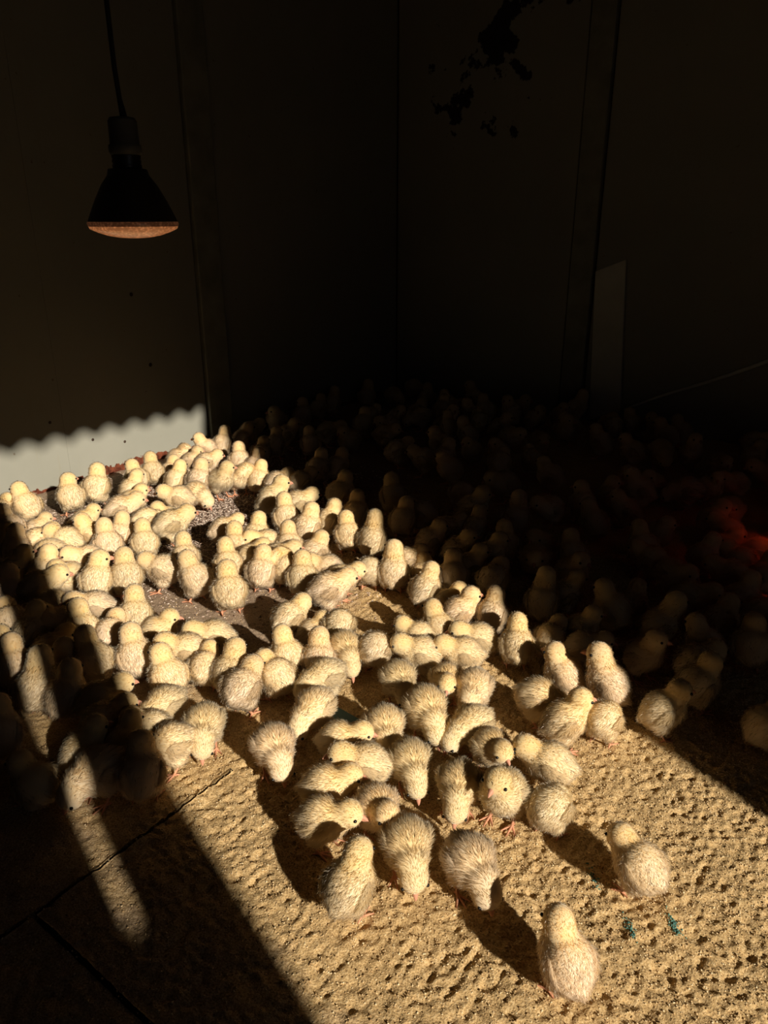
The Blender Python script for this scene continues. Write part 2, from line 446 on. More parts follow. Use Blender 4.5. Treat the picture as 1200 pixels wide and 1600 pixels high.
# ------------------------------------------------------------------ chicks
def chick_mats():
    out = []
    for name, transl in (('chick_skin_down', 0.0), ('chick_down', 0.50)):
        m, nt, b = new_mat(name)
        at = nt.nodes.new('ShaderNodeAttribute'); at.attribute_name = 'tint'
        oi = nt.nodes.new('ShaderNodeObjectInfo')
        tc = nt.nodes.new('ShaderNodeTexCoord')
        n = noise(nt, 90, 3, 0.6, tc.outputs['Object'])
        add = nt.nodes.new('ShaderNodeMath'); add.operation = 'MULTIPLY_ADD'
        nt.links.new(n.outputs['Fac'], add.inputs[0]); add.inputs[1].default_value = 0.5
        nt.links.new(at.outputs['Fac'], add.inputs[2])
        c = ramp(nt, add.outputs[0], [(0.2, (0.85, 0.735, 0.56)), (0.6, (0.88, 0.71, 0.44)), (1.0, (0.88, 0.65, 0.31))]).outputs[0]
        c = mixc(nt, 1.0, c, oi.outputs['Color'], 'MULTIPLY')
        nt.links.new(c, b.inputs['Base Color'])
        b.inputs['Roughness'].default_value = 0.9
        b.inputs['Specular IOR Level'].default_value = 0.1
        b.inputs['Sheen Weight'].default_value = 0.6; b.inputs['Sheen Roughness'].default_value = 0.5
        b.inputs['Sheen Tint'].default_value = (1.0, 0.93, 0.78, 1)
        if transl:
            tr = nt.nodes.new('ShaderNodeBsdfTranslucent'); nt.links.new(c, tr.inputs['Color'])
            mx = nt.nodes.new('ShaderNodeMixShader'); mx.inputs[0].default_value = transl
            nt.links.new(b.outputs[0], mx.inputs[1]); nt.links.new(tr.outputs[0], mx.inputs[2])
            nt.links.new(mx.outputs[0], nt.nodes['Material Output'].inputs[0])
        out.append(m)
    return out
M_SKIN, M_DOWN = chick_mats()
M_BEAK = plain('chick_beak', (0.62, 0.30, 0.20), 0.5, vary=0.15, scale=300)
M_LEG = plain('chick_leg', (0.68, 0.32, 0.19), 0.55, vary=0.2, scale=300)
M_EYE = plain('chick_eye', (0.006, 0.005, 0.005), 0.15, spec=0.6, vary=0.0)

def ellip(bm, c, r, pitch=0.0, yaw=0.0, sub=3):
    M = Matrix.Translation(c) @ Euler((0, -pitch, yaw)).to_matrix().to_4x4() @ Matrix.Diagonal((r[0], r[1], r[2], 1))
    bmesh.ops.create_icosphere(bm, subdivisions=sub, radius=1, matrix=M)

# pose: body pitch, body centre z, neck points, head centre, head yaw, head pitch, sitting
POSES = {
    'S':  dict(bp=0.45, bz=0.043, neck=[(0.0135, 0, 0.057)], head=(0.0200, 0, 0.0705), hy=0.0, hp=-0.10),
    'L':  dict(bp=0.45, bz=0.043, neck=[(0.0135, 0, 0.057)], head=(0.0190, 0.004, 0.0705), hy=1.25, hp=-0.05),
    'R':  dict(bp=0.45, bz=0.043, neck=[(0.0135, 0, 0.057)], head=(0.0190, -0.004, 0.0705), hy=-1.25, hp=-0.05),
    'A':  dict(bp=0.65, bz=0.044, neck=[(0.0125, 0, 0.060), (0.0145, 0, 0.069)], head=(0.0180, 0, 0.0810), hy=0.35, hp=0.0),
    'W':  dict(bp=0.12, bz=0.043, neck=[(0.0220, 0, 0.050)], head=(0.0330, 0, 0.0570), hy=0.0, hp=-0.25),
    'P':  dict(bp=-0.20, bz=0.044, neck=[(0.0240, 0, 0.040)], head=(0.0355, 0, 0.0310), hy=0.0, hp=-0.95),
    'T':  dict(bp=0.12, bz=0.030, neck=[(0.0165, 0, 0.044)], head=(0.0225, 0, 0.0540), hy=0.0, hp=-0.15),
    'B':  dict(bp=0.25, bz=0.041, neck=[(0.0170, 0.006, 0.054), (0.0150, 0.014, 0.059)], head=(0.005, 0.022, 0.056), hy=2.5, hp=-0.6),
}
def np_mesh(me):
    v = np.empty(len(me.vertices) * 3); me.vertices.foreach_get('co', v); v = v.reshape(-1, 3)
    me.calc_loop_triangles()
    t = np.empty(len(me.loop_triangles) * 3, np.int32); me.loop_triangles.foreach_get('vertices', t)
    return v, t.reshape(-1, 3)
def tint_of(P, head, bz, neck=None):
    dh_ = np.linalg.norm(P - np.array(head), axis=1)
    hd = np.clip(1.35 - dh_ / 0.020, 0, 1)
    up = np.clip((P[:, 2] - bz + 0.010) / 0.035, 0, 1)
    fr = np.clip((P[:, 0] + 0.03) / 0.05, 0, 1)
    nk = np.zeros(len(P))
    if neck is not None:
        q = np.array(neck) + np.array([-0.010, 0, 0.010]); nk = np.exp(-(np.linalg.norm(P - q, axis=1) / 0.012) ** 2)
    return 0.34 * nk + 0.11 + 0.30 * hd + 0.34 * up * fr
def strands(pts, nrm, flow, length, width, seed, curl=0.35):
    """tapered two-piece blades that lie back along the flow"""
    r = np.random.RandomState(seed); n = len(pts)
    L = length * r.uniform(0.6, 1.25, (n, 1))
    d = nrm * 0.42 + flow * 0.80 + r.normal(0, curl, (n, 3))
    d /= np.linalg.norm(d, axis=1, keepdims=True)
    d2 = d + flow * 0.5 + r.normal(0, curl * 0.7, (n, 3)); d2 /= np.linalg.norm(d2, axis=1, keepdims=True)
    w = np.cross(d, nrm + r.normal(0, 0.5, (n, 3))); w /= np.linalg.norm(w, axis=1, keepdims=True) + 1e-9
    p0 = pts - nrm * 0.0008; p1 = p0 + d * L * 0.55; p2 = p1 + d2 * L * 0.5
    hw = width * 0.5
    v = np.stack([p0 - w * hw, p0 + w * hw, p1 - w * hw * 0.8, p1 + w * hw * 0.8, p2], 1).reshape(-1, 3)
    b = (np.arange(n) * 5)[:, None]
    f = np.concatenate([b + np.array([[0, 1, 3]]), b + np.array([[0, 3, 2]]), b + np.array([[2, 3, 4]])])
    return v, f, np.repeat(nrm, 5, 0), np.repeat(pts, 5, 0)
def sample(v, t, n, seed):
    r = np.random.RandomState(seed)
    a, b, c = v[t[:, 0]], v[t[:, 1]], v[t[:, 2]]
    cr = np.cross(b - a, c - a); ar = np.linalg.norm(cr, axis=1)
    i = r.choice(len(t), n, p=ar / ar.sum())
    u, w = r.rand(n, 1), r.rand(n, 1); m = (u + w > 1); u = np.where(m, 1 - u, u); w = np.where(m, 1 - w, w)
    return a[i] + u * (b - a)[i] + w * (c - a)[i], cr[i] / ar[i][:, None]
def flow_of(nrm, back=(-1, 0, -0.35)):
    b = np.array(back); b = b / np.linalg.norm(b)
    f = b - nrm * (nrm @ b)[:, None]
    return f / (np.linalg.norm(f, axis=1, keepdims=True) + 1e-6)

PROTO = {}
def build_chick(key, ps, seed):
    hc = Vector(ps['head']); bz = ps['bz']; bp = ps['bp']
    c_, s_ = math.cos(bp), math.sin(bp)
    along = lambda d, up=0.0: (d * c_ - up * s_, 0, bz + d * s_ + up * c_)
    bm = bmesh.new()
    ellip(bm, (0, 0, bz), (0.0272, 0.0255, 0.0255), bp)
    ellip(bm, along(0.0095, -0.002), (0.0212, 0.0232, 0.0220), bp)
    ellip(bm, along(-0.0105, -0.002), (0.0205, 0.0226, 0.0215), bp)
    ellip(bm, along(-0.0275, 0.002), (0.0075, 0.0085, 0.0070), bp + 0.2)
    for sy in (-1, 1): ellip(bm, (-0.003, sy * 0.0125, bz - 0.018), (0.013, 0.0095, 0.012), 0)
    for i, q in enumerate(ps['neck']): ellip(bm, q, (0.0180, 0.0176, 0.0180), 0)
    mid = (Vector(ps['neck'][-1]) + hc) / 2
    ellip(bm, mid, (0.0166, 0.0162, 0.0166))
    R = Euler((0, 0, ps['hy'])).to_matrix() @ Euler((0, -ps['hp'], 0)).to_matrix()
    hd = lambda x, y, z: hc + R @ Vector((x, y, z))
    ellip(bm, hc, (0.0168, 0.0160, 0.0160), ps['hp'], ps['hy'])
    for sy in (-1, 1): ellip(bm, hd(0.005, sy * 0.007, -0.004), (0.009, 0.0075, 0.008), 0, ps['hy'])
    ellip(bm, hd(0.010, 0, -0.001), (0.0080, 0.0065, 0.0065), ps['hp'], ps['hy'])
    tmp = bpy.data.meshes.new('tmp'); bm.to_mesh(tmp); bm.free()
    to = bpy.data.objects.new('tmp', tmp); COL.objects.link(to)
    rm = to.modifiers.new('r', 'REMESH'); rm.mode = 'VOXEL'; rm.voxel_size = 0.0026
    sm = to.modifiers.new('s', 'SMOOTH'); sm.iterations = 5; sm.factor = 0.5
    dg = bpy.context.evaluated_depsgraph_get()
    body = bpy.data.meshes.new_from_object(to.evaluated_get(dg)); body.name = 'chick_body'
    bpy.data.objects.remove(to); bpy.data.meshes.remove(tmp)
    smooth(body)
    v, t = np_mesh(body)
    a = body.attributes.new('tint', 'FLOAT', 'POINT'); a.data.foreach_set('value', tint_of(v, hc, bz, ps['neck'][0]).astype(np.float32))
    body.materials.append(M_SKIN)
    eyes = [hd(0.0095, sy * 0.0131, 0.0028) for sy in (-1, 1)]; bk = hd(0.0155, 0, -0.0015)
    # down
    P, Nn = sample(v, t, 8000, seed)
    keep = np.ones(len(P), bool)
    for e in eyes: keep &= np.linalg.norm(P - np.array(e), axis=1) > 0.0045
    keep &= np.linalg.norm(P - np.array(bk), axis=1) > 0.0050
    P, Nn = P[keep], Nn[keep]
    onhead = np.linalg.norm(P - np.array(hc), axis=1) < 0.019
    Ln = np.where(onhead, 0.0042, 0.0068)[:, None]
    fl_ = flow_of(Nn); hb = R @ Vector((-1, 0, -0.2)); fh = flow_of(Nn, tuple(hb))
    fl_ = np.where(onhead[:, None], fh, fl_)
    V, F, VN, VP = strands(P, Nn, fl_, Ln, 0.00055, seed + 1, 0.22)
    dm = mesh_np('chick_down', V, F); smooth(dm)
    a = dm.attributes.new('tint', 'FLOAT', 'POINT')
    rr = np.random.RandomState(seed + 2).normal(0, 0.07, len(V) // 5)
    a.data.foreach_set('value', (tint_of(VP, hc, bz, ps['neck'][0]) + np.repeat(rr, 5)).astype(np.float32))
    dm.normals_split_custom_set_from_vertices(VN.tolist())
    dm.materials.append(M_DOWN)
    # wings: a flattened tapering pad with its own longer down
    wings = []
    for sy in (-1, 1):
        bm = bmesh.new()
        ellip(bm, (0, 0, 0), (0.016, 0.0036, 0.0100), 0, 0, 3)
        for q in bm.verts:
            k = max(0.0, -q.co.x / 0.016)
            q.co.z = q.co.z * (1 - 0.55 * k) - 0.004 * k
            q.co.y -= sy * 0.004 * (q.co.x / 0.016) ** 2
        wc = Vector(along(-0.004, 0.004)) + Vector((0, sy * 0.0240, 0))
        bmesh.ops.transform(bm, matrix=Matrix.Translation(wc) @ Euler((0, -bp + 0.15, 0)).to_matrix().to_4x4(), verts=bm.verts)
        bmesh.ops.triangulate(bm, faces=bm.faces)
        me = bpy.data.meshes.new('w'); bm.to_mesh(me); bm.free()
        wv, wt = np_mesh(me); bpy.data.meshes.remove(me)
        P2, N2 = sample(wv, wt, 900, seed + 10 + sy)
        ok = N2[:, 1] * sy > -0.2; P2, N2 = P2[ok], N2[ok]
        V2, F2, VN2, VP2 = strands(P2, N2, flow_of(N2, (-c_, 0, -s_ - 0.25)), 0.0075, 0.0005, seed + 20 + sy, 0.22)
        fn = np.zeros_like(wv)
        cr = np.cross(wv[wt[:, 1]] - wv[wt[:, 0]], wv[wt[:, 2]] - wv[wt[:, 0]])
        for kk in range(3): np.add.at(fn, wt[:, kk], cr)
        fn /= np.linalg.norm(fn, axis=1, keepdims=True) + 1e-12
        me = mesh_np('chick_wing', np.concatenate([wv, V2]), np.concatenate([wt, F2 + len(wv)])); smooth(me)
        a = me.attributes.new('tint', 'FLOAT', 'POINT')
        a.data.foreach_set('value', np.concatenate([np.full(len(wv), 0.26), np.full(len(V2), 0.24)]).astype(np.float32))
        me.normals_split_custom_set_from_vertices(np.concatenate([fn, VN2]).tolist())
        me.materials.append(M_DOWN); wings.append(me)
    # eyes
    ems = []
    for e in eyes:
        bm = bmesh.new(); ellip(bm, e, (0.0021, 0.0021, 0.0021), 0, 0, 2)
        me = bpy.data.meshes.new('chick_eye'); bm.to_mesh(me); bm.free(); smooth(me); me.materials.append(M_EYE); ems.append(me)
    # beak: hooked upper half over a shorter lower half
    bm = bmesh.new()
    tube(bm, [hd(0.0125, 0, -0.0002), hd(0.0175, 0, -0.0003), hd(0.0215, 0, -0.0016), hd(0.0240, 0, -0.0036)], [0.0038, 0.0030, 0.0019, 0.0005], 8)
    tube(bm, [hd(0.0125, 0, -0.0026), hd(0.0180, 0, -0.0034), hd(0.0218, 0, -0.0042)], [0.0028, 0.0019, 0.0005], 8)
    me = bpy.data.meshes.new('chick_beak'); bm.to_mesh(me); bm.free(); smooth(me); me.materials.append(M_BEAK); bkm = me
    # legs
    lms, fms = [], []
    for sy in (-1, 1):
        bm = bmesh.new()
        if key == 'T':
            hip, hock, foot = (0.000, sy * 0.013, 0.014), (-0.008, sy * 0.014, 0.006), (0.012, sy * 0.014, 0.0030)
        else:
            off = 0.004 * sy if key in ('W', 'A') else 0.0
            hip, hock, foot = (0.000, sy * 0.012, bz - 0.020), (-0.006 + off, sy * 0.0125, bz * 0.36), (0.003 + off, sy * 0.0135, 0.0030)
        tube(bm, [hip, hock, foot], [0.0030, 0.0019, 0.0017], 7)
        me = bpy.data.meshes.new('chick_leg'); bm.to_mesh(me); bm.free(); smooth(me); me.materials.append(M_LEG); lms.append(me)
        bm = bmesh.new()
        for ang, ln in ((0.0, 0.0175), (0.62, 0.0145), (-0.62, 0.0145), (math.pi, 0.0080)):
            dx, dy = math.cos(ang), math.sin(ang)
            fx, fy, fz = foot
            tube(bm, [(fx - dx * 0.001, fy - dy * 0.001, fz), (fx + dx * ln * 0.55, fy + dy * ln * 0.55, 0.0022), (fx + dx * ln, fy + dy * ln, 0.0008)], [0.0016, 0.0013, 0.0006], 6)
        me = bpy.data.meshes.new('chick_foot'); bm.to_mesh(me); bm.free(); smooth(me); me.materials.append(M_LEG); fms.append(me)
    PROTO[key] = (body, [('down', dm), ('wing', wings[0]), ('wing', wings[1]), ('eye', ems[0]), ('eye', ems[1]), ('beak', bkm), ('leg', lms[0]), ('foot', fms[0]), ('leg', lms[1]), ('foot', fms[1])])
for i, (k_, ps_) in enumerate(POSES.items()): build_chick(k_, ps_, 100 + 37 * i)

# x, y: pixel of the body's middle; heading 0 = away from the camera, 90 = right, 180 = towards it
ZONES = {
    'wall': ('sunlit chick squeezed into the small huddle where the white wall meets the post', 'chicks huddled by the wall post'),
    'left': ('sunlit chick packed into the crowd at the left edge', 'sunlit crowd at the left edge'),
    'mid': ('sunlit chick pressed among others in the bunch left of the shade line', 'bunch left of the shade line'),
    'edge': ('chick half in shade along the edge of the sunlight', 'chicks along the edge of the sunlight'),
    'shl': ('chick in the shaded huddle at the left edge', 'shaded huddle at the left edge'),
    'dark': ('chick in the middle of the dark flock, away from walls and sunlight', 'chicks in the deep shade'),
    'dark_right': ('chick in the dark at the foot of the right wall', 'chicks along the foot of the right wall'),
    'dark_left': ('chick in the dark at the wall between the post and the corner', 'chicks between post and corner'),
    'dark_edge': ('dim chick in the shade just beyond the edge of the sunlight', 'dim chicks just beyond the sunlight'),
    'red': ('chick tinged red under the lamp glow at the right edge', 'chicks in the red glow'),
}
CH = [
 # foreground
 (885,1508,326,'S',1.08,'lowest chick, pale, seen from behind alone on the feed'),
 (1000,1358,308,'W',1.06,'lone chick at right on the feed, head in its own shadow'),
 (733,1352,146,'P',1.12,'chick pecking beside the long shadow, right of the front pair'),
 (635,1328,165,'P',1.12,'front chick bending down to the feed over its own feet'),
 (588,1268,160,'W',1.08,'half shadowed chick right behind the foremost bending chick'),
 (545,1392,28,'S',1.10,'yellowish chick standing with back to us at the bottom of the crowd'),
 (503,1286,108,'W',1.10,'white chick leaning right, left end of the front row'),
 (507,1232,95,'W',1.05,'chick just behind the white leaning chick, yellow neck to the right'),
 (573,1203,276,'W',1.08,'yellow backed chick crosswise in front of the big white chick'),
 (530,1160,92,'W',1.00,'chick lying crosswise with its yellow face to the right'),
 (600,1138,176,'P',1.05,'chick bowing to the camera with yellow nape in shadow'),
 (640,1195,166,'P',1.05,'white backed chick pecking down in the middle of the front crowd'),
 (664,1118,162,'P',1.15,'large fluffy white chick bent over left of the arched chick'),
 (740,1142,228,'P',1.05,'chick arching its neck down to the left behind the grey one'),
 (763,1166,152,'W',0.95,'greyish white chick tucked behind the chick facing us'),
 (717,1230,180,'P',1.05,'chick pecking straight down towards us beside the standing one'),
 (787,1248,205,'S',1.15,'chick standing breast to us with its face to the left'),
 (860,1200,274,'W',1.10,'chick crosswise facing left behind the standing chick'),
 (858,1268,18,'P',1.05,'chick bent away with only its fluffy rump in view, at the right'),
 (427,1172,171,'P',1.08,'chick pecking towards us apart at left of the front crowd'),
 (492,1114,221,'P',1.08,'chick stooping down to the left beside the teal scrap'),
 (508,1064,251,'P',1.02,'white backed chick stooping left above the teal scrap'),
 (317,1138,184,'P',1.02,'chick pecking towards us near the floor joint, right of the shaded huddle'),
 # right hand group
 (883,1060,300,'S',1.05,'chick looking left at the shade edge, behind the pair at right'),
 (950,1082,292,'A',1.12,'upright chick at the shade edge with eye and beak turned left'),
 (840,1100,95,'P',1.05,'crouching chick with its head in shadow, left of the white chick'),
 (882,1134,58,'S',1.10,'white chick with its face to the right, front of the shade edge group'),
 (940,1132,12,'P',1.00,'chick bent forward beside the white chick facing right'),
 (1034,1118,62,'S',1.05,'dim chick on one visible leg just inside the shade'),
 (807,1016,350,'S',1.00,'chick standing with back to us at the shade edge, centre right'),
 (740,1078,196,'P',1.00,'yellow backed chick bowing in front of the chick with the open shadow'),
 (697,1064,181,'W',0.95,'chick facing the camera with its beak pointing down'),
 (622,1064,158,'P',0.98,'round chick bent over to the left of the chick facing the camera'),
 (748,1002,270,'W',1.00,'chick lying crosswise to the left just below the shade edge'),
 (722,1028,274,'W',1.00,'yellow chick crosswise in front of the one facing the camera'),
 (660,1028,279,'W',1.00,'chick crosswise facing left with shadowed belly, centre'),
 (658,1000,300,'W',0.95,'chick behind the crosswise one, head low to the left'),
 (682,986,330,'S',0.98,'chick facing away above the crosswise pair in the centre'),
 (717,964,60,'S',1.02,'pale chick at the shade edge with its beak to the right'),
 (692,942,62,'T',0.92,'edge'),
 (768,968,20,'S',0.98,'chick with dark head and lit rump at the shade edge'),
 (671,928,30,'S',0.98,'orange tinged chick standing away from us at the shade edge'),
 (655,897,10,'T',0.85,'edge'),
 (640,884,60,'W',0.92,'edge'),
 (611,900,4,'A',1.00,'tall chick standing away from us right of the feed patch'),
 (578,897,8,'P',0.92,'rump of a chick bent away left of the tall standing chick'),
 (582,852,20,'A',0.98,'edge'),
 (544,842,350,'S',0.95,'slim chick standing apart, back to us, above the feed patch'),
 (514,818,40,'S',0.92,'edge'),
 (480,832,30,'S',1.02,'white chick with bowed nape left of the slim standing chick'),
 (466,792,70,'W',0.95,'edge'),
 (448,818,350,'S',0.98,'chick facing away in front of the one looking right at the shade edge'),
 (426,790,68,'S',1.05,'clean white chick at the shade edge, eye and beak turned right'),
 (434,760,60,'W',0.90,'edge'),
 # middle bunch
 (454,858,0,'S',0.95,'mid'), (480,866,40,'T',0.92,'mid'), (429,872,80,'W',0.92,'mid'),
 (410,898,18,'S',0.98,'chick with back to us on pink legs at the left of the middle bunch'),
 (447,893,10,'B',0.95,'chick preening with its beak tucked in its breast'),
 (474,906,0,'S',1.00,'narrow chick facing away, front of the middle bunch'),
 (514,898,282,'W',0.95,'mid'), (532,906,80,'W',0.92,'mid'),
 (513,932,76,'W',1.10,'broad white chick leaning right at the front of the middle bunch'),
 (402,844,20,'S',0.95,'chick standing away from us at the upper left of the middle bunch'),
 (424,852,270,'W',0.90,'mid'), (398,876,45,'W',0.92,'mid'),
 (464,976,50,'W',1.00,'long chick stretching up to the right above the centre'),
 (488,990,60,'T',0.90,'mid'), (518,982,5,'P',0.98,'mid'),
 (447,1036,340,'S',1.00,'slim chick standing away from us beside two round shadows'),
 (497,1034,10,'S',1.05,'chick standing away from us right of the slim one'),
 (538,1020,160,'P',1.02,'chick pecking down with its beak showing, centre of the crowd'),
 (583,1022,20,'P',1.02,'round back of a chick bent away in the centre'),
 # left centre group on the bare floor
 (387,1076,35,'W',1.10,'shaggy white chick at the front of the bare floor group'),
 (423,1060,330,'W',1.00,'chick leaning behind the shaggy white one, to its right'),
 (360,1056,30,'S',1.05,'chick with bowed head between the shaggy chick and its left neighbour'),
 (323,1046,25,'W',0.92,'smaller chick with pink feet left of the bowed chick'),
 (302,1026,281,'W',1.05,'chick facing left with its eye showing on the bare floor'),
 (335,1001,276,'W',1.00,'chick lying crosswise behind the one facing left'),
 (264,1062,342,'S',1.05,'chick with tawny head standing away from us below the pair'),
 (213,1034,356,'S',1.08,'fluffy chick standing straight away from us beside the dark lane'),
 (210,968,5,'S',0.98,'chick standing away from us at the upper end of the dark lane'),
 (246,988,100,'T',0.95,'round chick resting beside the dark lane'),
 (258,1112,238,'P',1.00,'chick with yellow crown bent down to the left'),
 (268,1168,266,'P',1.05,'chick bending left at the right end of the shaded huddle'),
 (232,1142,300,'W',0.98,'chick wedged behind the bending one at the huddle edge'),
 # column of chicks on the bare floor
 (359,932,356,'S',1.05,'lowest chick of the column, back to us on pink feet'),
 (357,888,350,'S',0.98,'second chick from below in the column on the hulls'),
 (368,858,2,'S',0.92,'third chick from below in the column on the hulls'),
 (350,834,62,'W',0.90,'top chick of the column, half behind the third'),
 (306,912,325,'S',1.02,'chick with pinkish wing just left of the column'),
 (290,878,2,'S',0.95,'chick with tawny nape behind the pinkish winged one'),
 (256,896,302,'W',0.98,'tawny headed chick stepping to the left with its legs behind'),
 (198,908,0,'S',1.05,'stout chick standing away from us left of the stepping one'),
 (154,914,10,'R',1.02,'chick with its yellow head turned right, next to the stout one'),
 (227,854,2,'S',0.95,'chick standing away from us above the tawny headed one'),
 (268,830,62,'W',1.05,'plump chick on the hulls with its rump to us'),
 (231,820,60,'P',0.92,'chick reaching down to the right behind the plump one'),
 (263,812,282,'T',0.88,'chick peering left over the plump one'),
 (285,784,290,'W',0.95,'chick facing left in front of the wall huddle'),
 (303,778,142,'P',0.92,'chick pecking to the right at the hulls before the wall huddle'),
 # wall huddle
 (312,758,20,'S',0.98,'front chick of the wall huddle, back to us beside bare hulls'),
 (346,758,146,'L',1.00,'chick standing breast to us on pink feet, face to the right'),
 (374,752,170,'B',0.95,'preening chick with beak in its wing, right of the one facing us'),
 (375,724,0,'S',0.92,'wall'), (404,754,20,'S',0.92,'chick with a dark head and lit back at the right of the wall huddle'), (400,730,30,'S',0.88,'edge'),
 (243,742,0,'S',0.95,'leftmost chick of the wall huddle, yellow head upright'),
 (278,720,120,'B',0.90,'wall'), (302,726,100,'S',0.85,'wall'),
 (325,706,284,'S',0.92,'highest chick against the wall, head turned to the left'),
 (262,742,30,'T',0.92,'wall'), (276,754,32,'S',0.90,'wall'), (319,728,60,'W',0.90,'wall'),
 # along the white wall
 (112,784,352,'R',1.00,'chick with beak at its neighbour, left one of the pair at the wall'),
 (152,772,18,'S',1.05,'pale chick standing before the rust strip, right one of the wall pair'),
 (38,800,332,'S',1.00,'chick against the wall at the left end of the rust strip'),
 (6,806,40,'W',0.92,'left'),
 (214,752,345,'S',0.92,'chick at the wall beside the right end of the rust strip'),
 (206,770,45,'S',0.90,'chick in the middle of the stack of three left of the wall huddle'),
 (207,786,90,'T',0.90,'white round back below the stack at the wall'),
 (190,804,80,'W',0.98,'chick stretched to the right with a yellow head, before the wall'),
 # left crowd, sunlit
 (22,832,340,'S',0.95,'left'), (10,858,20,'T',0.95,'left'), (32,864,20,'S',0.98,'left'), (64,852,60,'W',0.90,'left'), (54,832,90,'T',0.80,'left'),
 (106,850,312,'W',0.98,'left'), (136,846,300,'S',0.95,'chick facing left with its dark eye, below the wall pair'), (132,816,90,'T',0.85,'left'),
 (170,858,356,'S',1.00,'white backed chick standing away, right end of the left crowd'), (187,842,20,'S',0.90,'left'),
 (80,868,240,'P',0.92,'left'), (70,898,40,'S',0.95,'left'),
 (110,905,240,'T',0.95,'small white faced chick looking down in the left crowd'),
 (140,880,280,'W',0.95,'chick with its beak to the left above the white faced one'),
 (26,900,62,'S',0.98,'left'), (56,928,80,'W',1.02,'chick pointing right with a yellow head at the shade line'),
 (86,950,100,'P',0.95,'left'), (150,954,280,'W',1.00,'yellow chick crosswise at the upper left of the dark lane'),
 (128,988,0,'S',1.02,'yellow nape of a chick at the left side of the dark lane'), (152,990,20,'W',0.90,'left'),
 (140,1044,340,'S',1.08,'chick standing away from us with its left half in shade'),
 # shaded left huddle
 (98,985,300,'B',0.98,'shl'), (20,930,20,'S',0.98,'shl'), (62,988,40,'S',1.0,'shl'), (30,985,350,'W',1.0,'shl'), (80,1025,60,'W',1.0,'shl'),
 (105,1050,20,'S',1.0,'shl'), (60,1084,40,'A',1.08,'chick with its back lit by the thin light strip, left edge'),
 (22,1048,10,'S',1.0,'chick with a lit neck beside the one in the light strip'), (2,1030,20,'S',0.95,'shl'),
 (110,1095,30,'S',1.05,'shl'), (150,1098,75,'W',1.05,'chick with lit head and shaded body, upper one at the huddle edge'),
 (162,1136,70,'W',1.05,'chick with lit face and pink beak, shaded body behind it'),
 (140,1178,80,'S',1.02,'dim chick with a dark eye in the middle of the shaded huddle'),
 (154,1214,250,'P',1.12,'dim chick bending left with a pink beak, front of the huddle'),
 (222,1216,15,'S',1.12,'chick half sunlit, half shaded at the front of the huddle'),
 (196,1166,40,'S',1.0,'shl'), (56,1228,330,'T',1.05,'dim round chick left of the thin light strip on the floor'),
 (2,1156,10,'S',1.08,'dim chick cut by the left edge beside the light strip'),
 # nearest shade at the right
 (847,948,2,'A',1.0,'dark'), (884,935,60,'S',0.95,'dark'), (898,990,70,'S',0.95,'dim chick with a dark eye just behind the chick looking left'),
 (910,1018,75,'W',0.95,'dark'), (868,1002,20,'W',0.95,'dark'), (958,962,300,'S',1.05,'dark'), (985,950,20,'S',0.95,'dark'),
 (1030,990,60,'A',1.08,'dark'), (1085,1046,40,'W',1.05,'dark'), (1100,1015,300,'S',1.0,'dark'), (1088,1080,30,'S',1.05,'dark'),
 (1172,1020,350,'S',1.05,'dark'), (1196,1142,40,'S',1.05,'dim chick standing apart, cut by the right edge'),
 (1157,890,300,'W',1.0,'red'), (1142,908,270,'W',1.0,'red'), (1160,944,20,'S',1.0,'red'), (1127,862,60,'T',0.95,'red'), (1123,978,30,'S',1.0,'red'),
 (1077,940,90,'W',1.0,'red'), (1047,902,120,'W',1.0,'dark'), (1003,866,330,'S',1.0,'dark'), (1137,842,300,'W',0.95,'red'), (1097,880,40,'S',0.95,'red'),
 (1184,870,90,'W',0.95,'red'), (1194,910,20,'S',1.0,'red'), (1188,965,60,'W',1.0,'red'), (1020,880,300,'W',0.95,'dark'),
 (620,712,60,'W',1.0,'dark'), (668,726,300,'W',1.0,'dark'), (690,722,40,'S',1.0,'dark'), (614,786,350,'S',1.0,'dark'), (568,668,10,'S',1.0,'dark'),
 (500,740,20,'S',0.95,'dark'), (525,735,40,'S',0.95,'dark'), (485,700,350,'S',0.95,'dark'), (430,700,20,'S',0.95,'dark'), (450,685,80,'S',0.95,'dark'),
 (348,700,20,'S',0.95,'chick in the shade right at the foot of the wall post'), (380,692,60,'S',0.95,'dark'), (470,760,40,'W',0.95,'dark'), (410,712,20,'S',0.9,'dark'),
 (555,810,10,'S',0.95,'dark'), (630,820,20,'S',0.95,'dark'), (672,850,70,'S',0.95,'dark'), (715,865,80,'S',0.95,'dark'), (735,890,70,'S',0.95,'dark'), (700,835,50,'W',0.95,'dark'),
 (710,905,350,'S',1.0,'dark'), (760,880,60,'S',1.0,'dark'), (660,810,300,'W',0.95,'dark'), (740,835,20,'S',0.95,'dark'), (790,860,340,'S',1.0,'dark'), (770,915,20,'W',1.0,'dark'),
]
EMPTY_PX = [(455,700,640,780)]
placed = []
for c in CH:
    z_ = 0.033 if c[3] == 'T' else 0.044
    gx, gy = gp(c[0], c[1], z_)
    placed.append([gx, gy, c[2], c[3], c[4], c[5]])
rng = random.Random(21)
